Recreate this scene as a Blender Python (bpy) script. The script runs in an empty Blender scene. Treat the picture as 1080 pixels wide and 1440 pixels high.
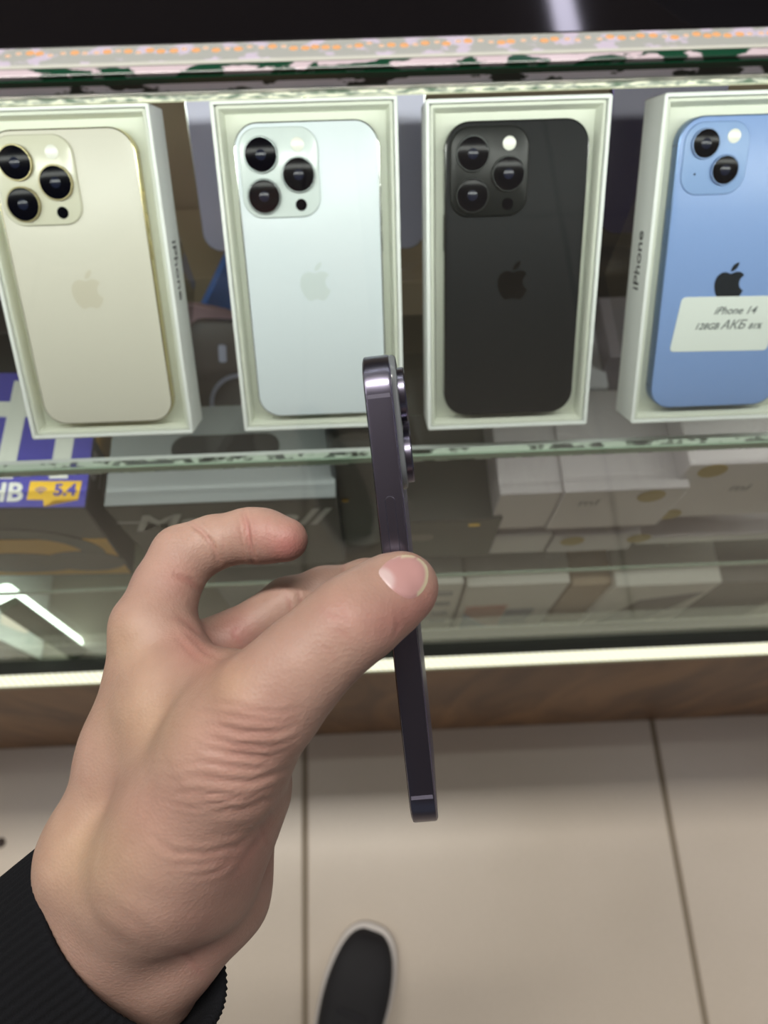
import bpy, bmesh, math, random
import numpy as np
from mathutils import Vector, Matrix
random.seed(7)
S = bpy.context.scene
COL = S.collection
# ------------------------------------------------------------------ camera, world, lights, exposure
W_PX, H_PX, F_PX = 1080.0, 1440.0, 1040.0
CAM_H = 1.30
TH = math.radians(23.0)
_U = Vector((0, math.sin(TH), math.cos(TH)))
_R = Vector((1, .040, -.040*math.tan(TH))).normalized()
_F = _U.cross(_R)
M3 = Matrix((_R, _F, _U))                       # camera axes -> world
CO = Vector((0, 0, CAM_H))
CAMM = Matrix.Translation(CO) @ M3.to_4x4()
cd = bpy.data.cameras.new('camera'); cam = bpy.data.objects.new('camera', cd); COL.objects.link(cam)
cam.matrix_world = CAMM
cd.sensor_fit = 'VERTICAL'; cd.sensor_height = 36; cd.sensor_width = 27; cd.lens = 36*F_PX/H_PX
cd.clip_start = .01; cd.clip_end = 50
cd.dof.use_dof = True; cd.dof.focus_distance = .24; cd.dof.aperture_fstop = 11.0
S.camera = cam
S.view_settings.view_transform = 'Standard'; S.view_settings.look = 'None'
S.view_settings.gamma = 1; S.view_settings.exposure = 0.0; S.view_settings.use_curve_mapping = False
w = bpy.data.worlds.new('World'); S.world = w; w.use_nodes = True
w.node_tree.nodes['Background'].inputs[0].default_value = (.86, .93, 1.0, 1)
w.node_tree.nodes['Background'].inputs[1].default_value = .16
def area(name, loc, target, sx, sy, power, color):
    ld = bpy.data.lights.new(name, 'AREA'); ld.shape = 'RECTANGLE'; ld.size = sx; ld.size_y = sy
    ld.energy = power; ld.color = color
    o = bpy.data.objects.new(name, ld); COL.objects.link(o); o.location = loc
    d = Vector(target)-Vector(loc)
    o.rotation_euler = d.to_track_quat('-Z', 'Y').to_euler()
    return o
CEIL_LIGHTS = [(.72, 3.05, .075, 1.5, 1.6), (-.25, .325, 1.5, .10, 40), (-1.5, .35, .10, 1.5, 10), (1.6, .2, .10, 1.5, 6)]
for (lx, ly, sx, sy, pw) in CEIL_LIGHTS:
    area('ceiling_light', (lx, ly, 2.72), (lx, ly, 0), sx, sy, pw, (1.0, .95, .86) if ly < 2 else (.82, .78, 1.0))
area('upper_led_light', (0, .188, 1.180), (0, .34, .99), 1.6, .012, 2.4, (.985, 1.0, .945))
area('carton_fill_light', (0, .207, .9045), (0, .255, .72), 1.5, .006, .34, (.97, 1.0, .96))  # added fill under the upper shelf to brighten the carton tops
# ------------------------------------------------------------------ helpers
def P(x, y, Z):                                  # pixel + depth along the view -> world
    return CAMM @ Vector(((x-540)/F_PX*Z, (720-y)/F_PX*Z, -Z))
def PC(x, y, Z):                                 # pixel + depth -> camera space
    return ((x-540)/F_PX*Z, (720-y)/F_PX*Z, -Z)
def ray(x, y): return M3 @ Vector(((x-540)/F_PX, (720-y)/F_PX, -1))
def onY(x, y, Y):
    d = ray(x, y); return CO + d*(Y/d.y)
def onZ(x, y, Z):
    d = ray(x, y); return CO + d*((Z-CAM_H)/d.z)
def srgb(r, g, b):
    f = lambda c: (c/255/12.92) if c/255 <= .04045 else ((c/255+.055)/1.055)**2.4
    return (f(r), f(g), f(b), 1)
MATS = {}
def mat(name, col, rough=.5, metal=0, bump=0, bscale=200, var=0, vscale=6, **kw):
    m = bpy.data.materials.new(name); m.use_nodes = True; nt = m.node_tree
    b = nt.nodes['Principled BSDF']
    b.inputs['Base Color'].default_value = col; b.inputs['Roughness'].default_value = rough
    b.inputs['Metallic'].default_value = metal
    for k, v in kw.items(): b.inputs[k.replace('_', ' ')].default_value = v
    tc = nt.nodes.new('ShaderNodeTexCoord')
    if var:
        n = nt.nodes.new('ShaderNodeTexNoise'); n.inputs['Scale'].default_value = vscale; n.inputs['Detail'].default_value = 4
        nt.links.new(tc.outputs['Object'], n.inputs['Vector'])
        mx = nt.nodes.new('ShaderNodeMix'); mx.data_type = 'RGBA'; mx.blend_type = 'MIX'
        nt.links.new(n.outputs['Fac'], mx.inputs[0])
        mx.inputs[6].default_value = tuple(c*(1-var) for c in col[:3])+(1,)
        mx.inputs[7].default_value = tuple(min(1, c*(1+var)) for c in col[:3])+(1,)
        nt.links.new(mx.outputs[2], b.inputs['Base Color'])
    if bump:
        n = nt.nodes.new('ShaderNodeTexNoise'); n.inputs['Scale'].default_value = bscale; n.inputs['Detail'].default_value = 3
        nt.links.new(tc.outputs['Object'], n.inputs['Vector'])
        bp = nt.nodes.new('ShaderNodeBump'); bp.inputs['Strength'].default_value = bump; bp.inputs['Distance'].default_value = .0006
        nt.links.new(n.outputs['Fac'], bp.inputs['Height']); nt.links.new(bp.outputs[0], b.inputs['Normal'])
    MATS[name] = m
    return m
def emit(name, col, st):
    m = bpy.data.materials.new(name); m.use_nodes = True; nt = m.node_tree; nt.nodes.clear()
    o = nt.nodes.new('ShaderNodeOutputMaterial'); e = nt.nodes.new('ShaderNodeEmission')
    e.inputs[0].default_value = col; e.inputs[1].default_value = st; nt.links.new(e.outputs[0], o.inputs[0]); return m
def clear(name, tint=(1, 1, 1, 1), ior=1.5, rough=0.0, haze=0.0, gain=1.0):
    m = bpy.data.materials.new(name); m.use_nodes = True; nt = m.node_tree; nt.nodes.clear()
    o = nt.nodes.new('ShaderNodeOutputMaterial'); t = nt.nodes.new('ShaderNodeBsdfTransparent'); t.inputs[0].default_value = tint
    g = nt.nodes.new('ShaderNodeBsdfGlossy'); g.inputs['Roughness'].default_value = rough
    lw_ = nt.nodes.new('ShaderNodeLayerWeight'); lw_.inputs[0].default_value = .5        # facing = 1-|cos|
    pw_ = nt.nodes.new('ShaderNodeMath'); pw_.operation = 'POWER'; pw_.inputs[1].default_value = 5; nt.links.new(lw_.outputs['Facing'], pw_.inputs[0])
    r0 = ((ior-1)/(ior+1))**2
    f = nt.nodes.new('ShaderNodeMath'); f.operation = 'MULTIPLY_ADD'; f.inputs[1].default_value = (1-r0)*gain; f.inputs[2].default_value = r0*gain; nt.links.new(pw_.outputs[0], f.inputs[0])
    x = nt.nodes.new('ShaderNodeMixShader'); nt.links.new(f.outputs[0], x.inputs[0]); nt.links.new(t.outputs[0], x.inputs[1]); nt.links.new(g.outputs[0], x.inputs[2])
    if haze:
        d = nt.nodes.new('ShaderNodeBsdfDiffuse'); d.inputs[0].default_value = (.7, .7, .68, 1)
        y = nt.nodes.new('ShaderNodeMixShader'); y.inputs[0].default_value = haze
        nt.links.new(x.outputs[0], y.inputs[1]); nt.links.new(d.outputs[0], y.inputs[2]); nt.links.new(y.outputs[0], o.inputs[0])
    else: nt.links.new(x.outputs[0], o.inputs[0])
    return m
def patches(name, ca, cb, scale, thr, soft=.03, rough=.35, stretch=(1, 1, 1), cc=None, thr2=.6, tb=False):
    """peeled coating: two (or three) colours split by noise; tb: colour b is clear"""
    m = bpy.data.materials.new(name); m.use_nodes = True; nt = m.node_tree; b = nt.nodes['Principled BSDF']
    tc = nt.nodes.new('ShaderNodeTexCoord'); mp = nt.nodes.new('ShaderNodeMapping'); mp.inputs['Scale'].default_value = stretch
    nt.links.new(tc.outputs['Object'], mp.inputs[0])
    n = nt.nodes.new('ShaderNodeTexNoise'); n.inputs['Scale'].default_value = scale; n.inputs['Detail'].default_value = 5
    nt.links.new(mp.outputs[0], n.inputs['Vector'])
    r = nt.nodes.new('ShaderNodeValToRGB'); e = r.color_ramp.elements
    e[0].position = thr-soft; e[0].color = ca; e[1].position = thr+soft; e[1].color = cb
    if cc:
        q = r.color_ramp.elements.new(thr2); q.color = cb; q = r.color_ramp.elements.new(thr2+.03); q.color = cc
    nt.links.new(n.outputs['Fac'], r.inputs[0]); nt.links.new(r.outputs[0], b.inputs['Base Color'])
    b.inputs['Roughness'].default_value = rough
    if tb:
        a = nt.nodes.new('ShaderNodeMapRange'); a.inputs[1].default_value = thr-soft; a.inputs[2].default_value = thr+soft
        a.inputs[3].default_value = .30; a.inputs[4].default_value = .85
        nt.links.new(n.outputs['Fac'], a.inputs[0]); nt.links.new(a.outputs[0], b.inputs['Alpha'])
    return m
def link(name, me, m=None, parent=None, smooth=False):
    o = bpy.data.objects.new(name, me); COL.objects.link(o)
    if m is not None:
        me.materials.clear(); me.materials.append(m)
    if parent: o.parent = parent
    if smooth:
        for p in me.polygons: p.use_smooth = True
    return o
def obj(name, bm, m, parent=None, smooth=False, sharp=35):
    bmesh.ops.recalc_face_normals(bm, faces=bm.faces)
    me = bpy.data.meshes.new(name); bm.to_mesh(me); bm.free()
    o = link(name, me, m, parent, smooth)
    if smooth and sharp < 180:
        try: me.set_sharp_from_angle(angle=math.radians(sharp))
        except Exception: pass
    return o
def tag(o, label=None, cat=None, group=None, kind=None):
    if label: o['label'] = label
    if cat: o['category'] = cat
    if group: o['group'] = group
    if kind: o['kind'] = kind
    return o
def thing(name, label, cat, mw=None, group=None):
    o = bpy.data.objects.new(name, None); COL.objects.link(o); o.empty_display_size = .02
    if mw is not None: o.matrix_world = mw
    return tag(o, label, cat, group)
def box(bm, c, s, bev=0, seg=2):
    r = bmesh.ops.create_cube(bm, size=1); vs = r['verts']
    for v in vs: v.co = Vector((v.co.x*s[0]+c[0], v.co.y*s[1]+c[1], v.co.z*s[2]+c[2]))
    if bev:
        es = list({e for v in vs for e in v.link_edges})
        bmesh.ops.bevel(bm, geom=es, offset=bev, segments=seg, affect='EDGES', profile=.5)
    return bm
def mkbox(c, s, bev=0): return box(bmesh.new(), c, s, bev)
def rr_pts(w_, h_, r, n=8, cx=0, cy=0):
    r = max(min(r, w_/2-1e-6, h_/2-1e-6), 1e-5); pts = []
    for (sx, sy, a0) in ((1, 1, 0), (-1, 1, 90), (-1, -1, 180), (1, -1, 270)):
        for i in range(n+1):
            a = math.radians(a0+90*i/n)
            pts.append((cx+sx*(w_/2-r)+r*math.cos(a), cy+sy*(h_/2-r)+r*math.sin(a)))
    return pts
def rr(bm, w_, h_, r, prof, n=8, cx=0, cy=0, cap0=True, cap1=True, closed=False):
    """solid with a rounded rectangle plan; prof = [(inset, z), ...]"""
    rings = []
    for (i, z) in prof:
        rings.append([bm.verts.new((x, y, z)) for x, y in rr_pts(w_-2*i, h_-2*i, r-i, n, cx, cy)])
    k = len(rings[0])
    pairs = list(zip(rings, rings[1:]))+([(rings[-1], rings[0])] if closed else [])
    for a, b in pairs:
        for j in range(k): bm.faces.new((a[j], a[(j+1) % k], b[(j+1) % k], b[j]))
    if not closed:
        if cap0: bm.faces.new(rings[0][::-1])
        if cap1: bm.faces.new(rings[-1])
    return bm
def disc(bm, cx, cy, prof, n=40):
    """lathe about z through (cx,cy); prof = [(radius, z)...]"""
    rings = [[bm.verts.new((cx+r*math.cos(2*math.pi*i/n), cy+r*math.sin(2*math.pi*i/n), z)) for i in range(n)] for r, z in prof]
    for a, b in zip(rings, rings[1:]):
        for j in range(n): bm.faces.new((a[j], a[(j+1) % n], b[(j+1) % n], b[j]))
    bm.faces.new(rings[0][::-1]); bm.faces.new(rings[-1]); return bm
def prism(bm, pts, z0, z1):
    a = [bm.verts.new((x, y, z0)) for x, y in pts]; b = [bm.verts.new((x, y, z1)) for x, y in pts]; k = len(pts)
    for j in range(k): bm.faces.new((a[j], a[(j+1) % k], b[(j+1) % k], b[j]))
    f = [bm.faces.new(a[::-1]), bm.faces.new(b)]
    bmesh.ops.triangulate(bm, faces=f); return bm
def xf(bm, m): bmesh.ops.transform(bm, matrix=m, verts=bm.verts); return bm
def text(name, s, size, m, parent, mw, shear=0, bold=0, extrude=.00008, align='CENTER'):
    c = bpy.data.curves.new(name, 'FONT'); c.body = s; c.size = size; c.shear = shear; c.offset = bold
    c.extrude = extrude; c.align_x = align; c.align_y = 'CENTER'; c.resolution_u = 4
    t = bpy.data.objects.new(name, c); COL.objects.link(t)
    dg = bpy.context.evaluated_depsgraph_get(); me = bpy.data.meshes.new_from_object(t.evaluated_get(dg))
    bpy.data.objects.remove(t)
    me.transform(mw); return link(name, me, m, parent)
def frame(o, x, y, z): 
    x, y, z = Vector(x), Vector(y), Vector(z)
    return Matrix.Translation(Vector(o)) @ Matrix((x, y, z)).transposed().to_4x4()
def struct(o): o['kind'] = 'structure'; return o
# ------------------------------------------------------------------ structure: floor, ceiling, walls
def floor_mat():
    m = bpy.data.materials.new('floor_tile'); m.use_nodes = True; nt = m.node_tree; b = nt.nodes['Principled BSDF']
    tc = nt.nodes.new('ShaderNodeTexCoord')
    n = nt.nodes.new('ShaderNodeTexNoise'); n.inputs['Scale'].default_value = 2.2; n.inputs['Detail'].default_value = 5
    n2 = nt.nodes.new('ShaderNodeTexNoise'); n2.inputs['Scale'].default_value = 260; n2.inputs['Detail'].default_value = 2
    for q in (n, n2): nt.links.new(tc.outputs['Object'], q.inputs['Vector'])
    r = nt.nodes.new('ShaderNodeValToRGB'); e = r.color_ramp.elements
    e[0].position = .3; e[0].color = srgb(200, 188, 172); e[1].position = .7; e[1].color = srgb(214, 202, 188)
    nt.links.new(n.outputs['Fac'], r.inputs[0])
    mx = nt.nodes.new('ShaderNodeMix'); mx.data_type = 'RGBA'; mx.blend_type = 'MULTIPLY'; mx.inputs[0].default_value = .12
    nt.links.new(r.outputs[0], mx.inputs[6]); nt.links.new(n2.outputs['Fac'], mx.inputs[7]); nt.links.new(mx.outputs[2], b.inputs['Base Color'])
    b.inputs['Roughness'].default_value = .32; return m
FM = floor_mat()
grout = mat('grout', srgb(140, 128, 112), .85)
obj_f = struct(obj('floor', mkbox((0, 0, -.012), (9, 9, .02)), grout))
g1 = onZ(429, 1200, 0).x; g2 = onZ(950, 1200, 0).x
TW = g2-g1; gy = -.35
bm = bmesh.new()
for i in range(-4, 5):
    for j in range(-5, 5):
        box(bm, (g1+TW*(i+.5), gy+TW*(j+.5), -.0025), (TW-.009, TW-.009, .006), .0015, 1)
tl = struct(obj('floor', bm, FM)); tl.name = 'floor_tiles'
struct(obj('ceiling', mkbox((0, 0, 2.80), (9, 9, .06)), mat('ceiling_grey', srgb(214, 206, 204), .8, var=.06)))
struct(obj('wall_back', mkbox((0, 4.4, 1.4), (9, .08, 2.8)), mat('dark_wall', srgb(50, 44, 46), .7, var=.2)))
lampm = emit('lamp_glow', (.86, .82, 1.0, 1), 5)
for i, (lx, ly, sx, sy, pw) in enumerate(CEIL_LIGHTS):
    bm = mkbox((0, 0, .018), (sx+.03, sy+.03, .03), .004)
    t = thing('ceiling_lamp', ['long white ceiling lamp mirrored in the black countertop', 'long white ceiling lamp straight above the display counter',
        'long white ceiling lamp at the left side of the room', 'long white ceiling lamp at the right side of the room'][i], 'lamp',
        Matrix.Translation((lx, ly, 2.737)), 'long ceiling lamps')
    obj('lamp_housing', bm, MATS.get('lw') or mat('lw', srgb(220, 220, 220), .5), t)
    obj('lamp_diffuser', mkbox((0, 0, -.002), (sx, sy, .008), .002), lampm, t)
# ------------------------------------------------------------------ display counter
XL, XR = -.75, .80
YF = .150
wood = bpy.data.materials.new('wood_panel'); wood.use_nodes = True; nt = wood.node_tree; b = nt.nodes['Principled BSDF']
tc = nt.nodes.new('ShaderNodeTexCoord'); mp = nt.nodes.new('ShaderNodeMapping'); mp.inputs['Scale'].default_value = (5, 5, 1.2)
n = nt.nodes.new('ShaderNodeTexNoise'); n.inputs['Scale'].default_value = 3; n.inputs['Detail'].default_value = 7; n.inputs['Distortion'].default_value = 1.2
r = nt.nodes.new('ShaderNodeValToRGB'); e = r.color_ramp.elements
e[0].position = .32; e[0].color = srgb(96, 62, 38); e[1].position = .7; e[1].color = srgb(150, 108, 68)
nt.links.new(tc.outputs['Object'], mp.inputs[0]); nt.links.new(mp.outputs[0], n.inputs['Vector']); nt.links.new(n.outputs['Fac'], r.inputs[0]); nt.links.new(r.outputs[0], b.inputs['Base Color'])
b.inputs['Roughness'].default_value = .45
glass = clear('counter_glass', (.97, .99, .975, 1), gain=.5)
blacktop = mat('black_glass', srgb(9, 8, 11), .06)
darkmetal = mat('dark_channel', srgb(38, 40, 30), .4, .3)
white_deck = mat('deck_white', srgb(150, 146, 132), .25, var=.15)
brown_back = mat('brown_card', srgb(158, 138, 116), .75, var=.08, vscale=9)
acry = clear('acrylic', (.96, .97, .97, 1), 1.4)
counter = thing('display_counter', 'glass fronted shop display counter with wooden base and glowing edge strips', 'counter', Matrix.Translation((0, YF, 0)))
def cpart(name, x0, x1, y0, y1, z0, z1, m, bev=0, parent=counter):
    y0 -= YF; y1 -= YF
    return obj(name, mkbox(((x0+x1)/2, (y0+y1)/2, (z0+z1)/2), (x1-x0, y1-y0, z1-z0), bev), m, parent)
ZB = .500; ZL = .543                         # deck, ledge
SH1, SH2 = .9134, .716
YB = .560
cpart('wooden_base', XL, XR, YF-.004, YF+.012, .001, ZL-.006, wood, .001)
cpart('plinth', XL, XR, YF+.012, YB, .001, ZB-.012, darkmetal)
cpart('dark_lip', XL, XR, YF+.0072, YF+.0158, ZL-.0015, ZL+.0012, mat('lip_dark', srgb(30, 31, 22), .5))
cpart('front_ledge', XL, XR, YF-.006, YF+.012, ZL-.006, ZL, mat('ledge_metal', srgb(150, 146, 120), .35, .6), .0008)
cpart('glass_channel', XL, XR, YF+.0125, YF+.022, ZB-.012, ZL-.002, darkmetal)
cpart('deck', XL, XR, YF+.022, YB, ZB-.012, ZB, white_deck)
cpart('deck_reflection_line', XL, XR, YF+.0225, YF+.028, ZB, ZB+.004, mat('pale_reflection', srgb(205, 200, 150), .3))  # yellowish reflection along the deck, put into a pale strip's colour
cpart('front_glass', XL, XR, YF+.016, YF+.021, ZL-.004, 1.1868, glass)
cpart('back_panel', XL, XR, YB, YB+.012, .001, 1.18, brown_back)
cpart('upper_shelf', XL, XR, .2000, YB, SH1-.006, SH1, clear('shelf_glass', (.96, .975, .965, 1)))
cpart('lower_shelf', XL, XR, .190, YB, SH2-.006, SH2, clear('shelf_glass_two', (.96, .975, .965, 1)))
cpart('side_panel', -.372, -.364, YF+.032, YB, ZB, SH2-.007, mat('white_side', srgb(206, 210, 204), .3))
cpart('side_panel', XR-.008, XR, YF+.02, YB, ZB, 1.179, brown_back)
# lower led strip: pale, finely hatched
led = bpy.data.materials.new('led_hatched'); led.use_nodes = True; nt = led.node_tree; nt.nodes.clear()
o_ = nt.nodes.new('ShaderNodeOutputMaterial'); e_ = nt.nodes.new('ShaderNodeEmission'); tc = nt.nodes.new('ShaderNodeTexCoord')
wv = nt.nodes.new('ShaderNodeTexWave'); wv.inputs['Scale'].default_value = 95; wv.inputs['Distortion'].default_value = 0
wv.bands_direction = 'DIAGONAL'; r = nt.nodes.new('ShaderNodeValToRGB'); r.color_ramp.elements[0].color = (.80, .78, .50, 1); r.color_ramp.elements[1].color = (1, 1, .86, 1)
nt.links.new(tc.outputs['Object'], wv.inputs['Vector']); nt.links.new(wv.outputs['Fac'], r.inputs[0]); nt.links.new(r.outputs[0], e_.inputs[0]); e_.inputs[1].default_value = 1.25
nt.links.new(e_.outputs[0], o_.inputs[0])
cpart('lower_led_strip', XL, XR, YF-.0045, YF+.0068, ZL, ZL+.003, led, .001)
# glass countertop with peeled tape and glowing edge
ZT = 1.1915
cpart('glass_countertop', XL, XR, YF+.0088, 1.15, ZT-.0041, ZT, blacktop, .0004)
cpart('edge_tape', XL, XR, YF+.0030, YF+.0088, ZT-.0041, ZT, patches('tape_top', srgb(148, 151, 148), srgb(176, 168, 186), 260, .54, .02, .4, (.6, 1, 1)), .0003)
cpart('tape_border', XL, XR, YF+.0020, YF+.0030, ZT-.0041, ZT+.0001, mat('tape_white', srgb(178, 180, 172), .4))
cpart('glass_edge', XL, XR, YF-.0002, YF+.0020, ZT-.0041, ZT, patches('peel_green', srgb(14, 58, 40), srgb(186, 172, 180), 210, .5, .012, .2, (.5, 1, 1)), .0002)
cpart('glass_edge_band', XL, XR, YF-.0006, YF-.0002, ZT-.0024, ZT-.0010, mat('green_edge', srgb(12, 58, 38), .1))
cpart('peeled_coating', XL, XR, YF-.0006, YF-.0002, ZT-.0041, ZT-.0024, patches('peel_black', srgb(14, 30, 24), srgb(242, 238, 250), 190, .46, .012, .3, (.5, 1, 1.3)))
cpart('edge_trim', XL, XR, YF-.0012, YF+.0090, ZT-.0050, ZT-.0041, patches('trim_silver', srgb(150, 165, 150), srgb(235, 238, 225), 420, .5, .2, .15, (.3, 1, 1)), .0006)
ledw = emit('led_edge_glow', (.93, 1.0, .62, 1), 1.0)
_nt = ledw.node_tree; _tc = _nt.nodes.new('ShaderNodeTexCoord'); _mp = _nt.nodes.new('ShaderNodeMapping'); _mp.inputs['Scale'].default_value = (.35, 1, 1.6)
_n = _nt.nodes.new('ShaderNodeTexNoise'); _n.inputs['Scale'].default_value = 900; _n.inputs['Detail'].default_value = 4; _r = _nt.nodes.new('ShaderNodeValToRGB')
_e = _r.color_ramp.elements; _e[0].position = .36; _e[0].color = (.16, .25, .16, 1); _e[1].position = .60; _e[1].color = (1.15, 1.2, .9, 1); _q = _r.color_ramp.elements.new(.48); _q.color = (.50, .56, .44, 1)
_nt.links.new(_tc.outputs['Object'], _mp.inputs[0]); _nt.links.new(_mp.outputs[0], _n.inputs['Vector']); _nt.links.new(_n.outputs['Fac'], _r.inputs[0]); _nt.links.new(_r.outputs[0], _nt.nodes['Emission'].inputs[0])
cpart('lit_edge_glow', XL, XR, YF-.0012, YF+.0060, ZT-.0060, ZT-.0050, ledw)  # sparkle of the glass edge lit by the LEDs, set as emission
cpart('lit_edge_glow', XL, XR, YF-.0010, YF+.0060, ZT-.0064, ZT-.0060, emit('led_edge_line', (.95, 1.0, .66, 1), .95))
orange = emit('led_orange', (1.0, .50, .22, 1), 1.0)
orange_b = emit('led_orange_pale', (1.0, .66, .45, 1), .95)
first = {}
for k in range(92):
    x = -.108+k*.00238+random.uniform(-.0003, .0003)
    big = random.random() < .45
    key = (big)
    if key not in first:
        bm = bmesh.new(); disc(bm, 0, 0, [(.00075 if big else .0005, 0), (.0006 if big else .0004, .0001)], 12)
        xf(bm, Matrix.Diagonal((1.35, 1, 1, 1)))
        o = obj('led_chip', bm, orange if big else orange_b, counter); first[key] = o
    else:
        o = first[key].copy(); COL.objects.link(o); o.parent = counter
    o.location = (x, .0066+random.uniform(-.0005, .0005), ZT)
# patchy adhesive under the front edge of both shelves
ad = patches('shelf_adhesive', srgb(50, 62, 50), srgb(206, 218, 204), 120, .48, .05, .25, (.8, 1, 1), tb=True)
cpart('shelf_edge_strip', XL, XR, .1988, .2062, SH1-.0072, SH1-.0055, ad)
cpart('fill_light_strip', XL, XR, .2062, .2090, SH1-.0074, SH1-.0062, MATS['lw'])  # white strip added to go with the fill light, gives no light
cpart('shelf_front_edge', XL, XR, .1987, .2000, SH1-.006, SH1, mat('shelf_green', srgb(150, 172, 152), .15))
cpart('shelf_front_edge', XL, XR, .1885, .190, SH2-.006, SH2, mat('shelf_green_two', srgb(140, 158, 140), .15))
# vertical led tube at the left end of the lower cabinet
bt = P(139, 930, .885); tp = P(5, 834, .645)
b2_ = P(92, 930, .90); t2_ = P(-2, 868, .72)
tube_reflection = thing('glow_tube', 'dim yellowish tube added as a reflection of the bright tube lamp at the cabinet end', 'lamp', Matrix.Translation(b2_))  # glowing tube added in place of the bright tube's reflection
_d = t2_-b2_; bm = bmesh.new(); disc(bm, 0, 0, [(.0060, 0), (.0066, .002), (.0066, _d.length-.002), (.0060, _d.length)], 20)
obj('tube_body', xf(bm, _d.to_track_quat('Z', 'Y').to_matrix().to_4x4()), emit('tube_reflection_glow', (1, .98, .74, 1), .85), tube_reflection, True)
bm = bmesh.new(); disc(bm, 0, 0, [(.0075, -.006), (.0075, .003)], 20); obj('end_cap', xf(bm, _d.to_track_quat('Z', 'Y').to_matrix().to_4x4()), MATS['brown_card'], tube_reflection)
tube = thing('glow_tube', 'glowing white tube lamp at the left end of the lower cabinet', 'lamp', Matrix.Translation(bt))
bm = bmesh.new(); d = (tp-bt); L = d.length
disc(bm, 0, 0, [(.0080, 0), (.0092, .002), (.0092, L-.002), (.0080, L)], 20)
q = d.to_track_quat('Z', 'Y').to_matrix().to_4x4()
obj('tube_body', xf(bm, q), emit('tube_white', (.86, 1, .86, 1), 4.0), tube, True)
bm = bmesh.new(); disc(bm, 0, 0, [(.008, -.006), (.008, .003)], 20); obj('end_cap', xf(bm, q), MATS['tape_white'], tube)
bm = bmesh.new(); box(bm, (-.012, 0, L/2), (.008, .016, L)); obj('tube_shadow_strip', xf(bm, q), mat('shadow_green', srgb(50, 84, 50), .4), tube)  # shadow beside the tube, modelled as a dark green strip
# ------------------------------------------------------------------ phones
APPLE = ("12.152,6.896 c-.948,0,-2.415,-1.078,-3.96,-1.04 c-2.04,.027,-3.91,1.183,-4.961,3.014 c-2.117,3.675,-.546,9.103,1.519,12.09 c1.013,1.454,2.208,3.09,3.792,3.039 "
         "c1.52,-.065,2.09,-.987,3.935,-.987 c1.831,0,2.35,.987,3.96,.948 c1.637,-.026,2.676,-1.48,3.676,-2.948 c1.156,-1.688,1.636,-3.325,1.662,-3.415 "
         "c-.039,-.013,-3.182,-1.221,-3.22,-4.857 c-.026,-3.04,2.48,-4.494,2.597,-4.559 c-1.429,-2.09,-3.623,-2.324,-4.39,-2.376 c-2,-.156,-3.675,1.09,-4.61,1.09")
LEAF = "15.53,3.83 c.843,-1.012,1.4,-2.427,1.245,-3.83 c-1.207,.052,-2.662,.805,-3.532,1.818 c-.78,.896,-1.454,2.338,-1.273,3.714 c1.338,.104,2.715,-.688,3.559,-1.701"
def path(s, n=8):
    t = s.split(' c'); x, y = map(float, t[0].split(',')); out = [(x, y)]
    for seg in t[1:]:
        v = list(map(float, seg.split(','))); p0 = (x, y); p = [(x+v[i], y+v[i+1]) for i in (0, 2, 4)]
        for i in range(1, n+1):
            u = i/n; a = (1-u)**3; b_ = 3*u*(1-u)**2; c = 3*u*u*(1-u); d_ = u**3
            out.append(tuple(a*p0[k]+b_*p[0][k]+c*p[1][k]+d_*p[2][k] for k in (0, 1)))
        x, y = p[2]
    return out[:-1] if abs(out[-1][0]-out[0][0])+abs(out[-1][1]-out[0][1]) < .05 else out
def logo_bm(size, z0, z1, cx=0, cy=0):
    bm = bmesh.new()
    for s in (APPLE, LEAF):
        prism(bm, [(cx+(x-12)/24*size, cy+(12-y)/24*size) for x, y in path(s)], z0, z1)
    return bm
lens_glass = mat('lens_glass', srgb(7, 7, 13), .12, 0, Specular_IOR_Level=.06)
lens_inner = mat('lens_inner', srgb(22, 26, 44), .2, 0, Specular_IOR_Level=.3)
flash_m = mat('flash_lens', srgb(228, 228, 218), .25)
screen_m = mat('screen_black', srgb(6, 6, 9), .05)
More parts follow.
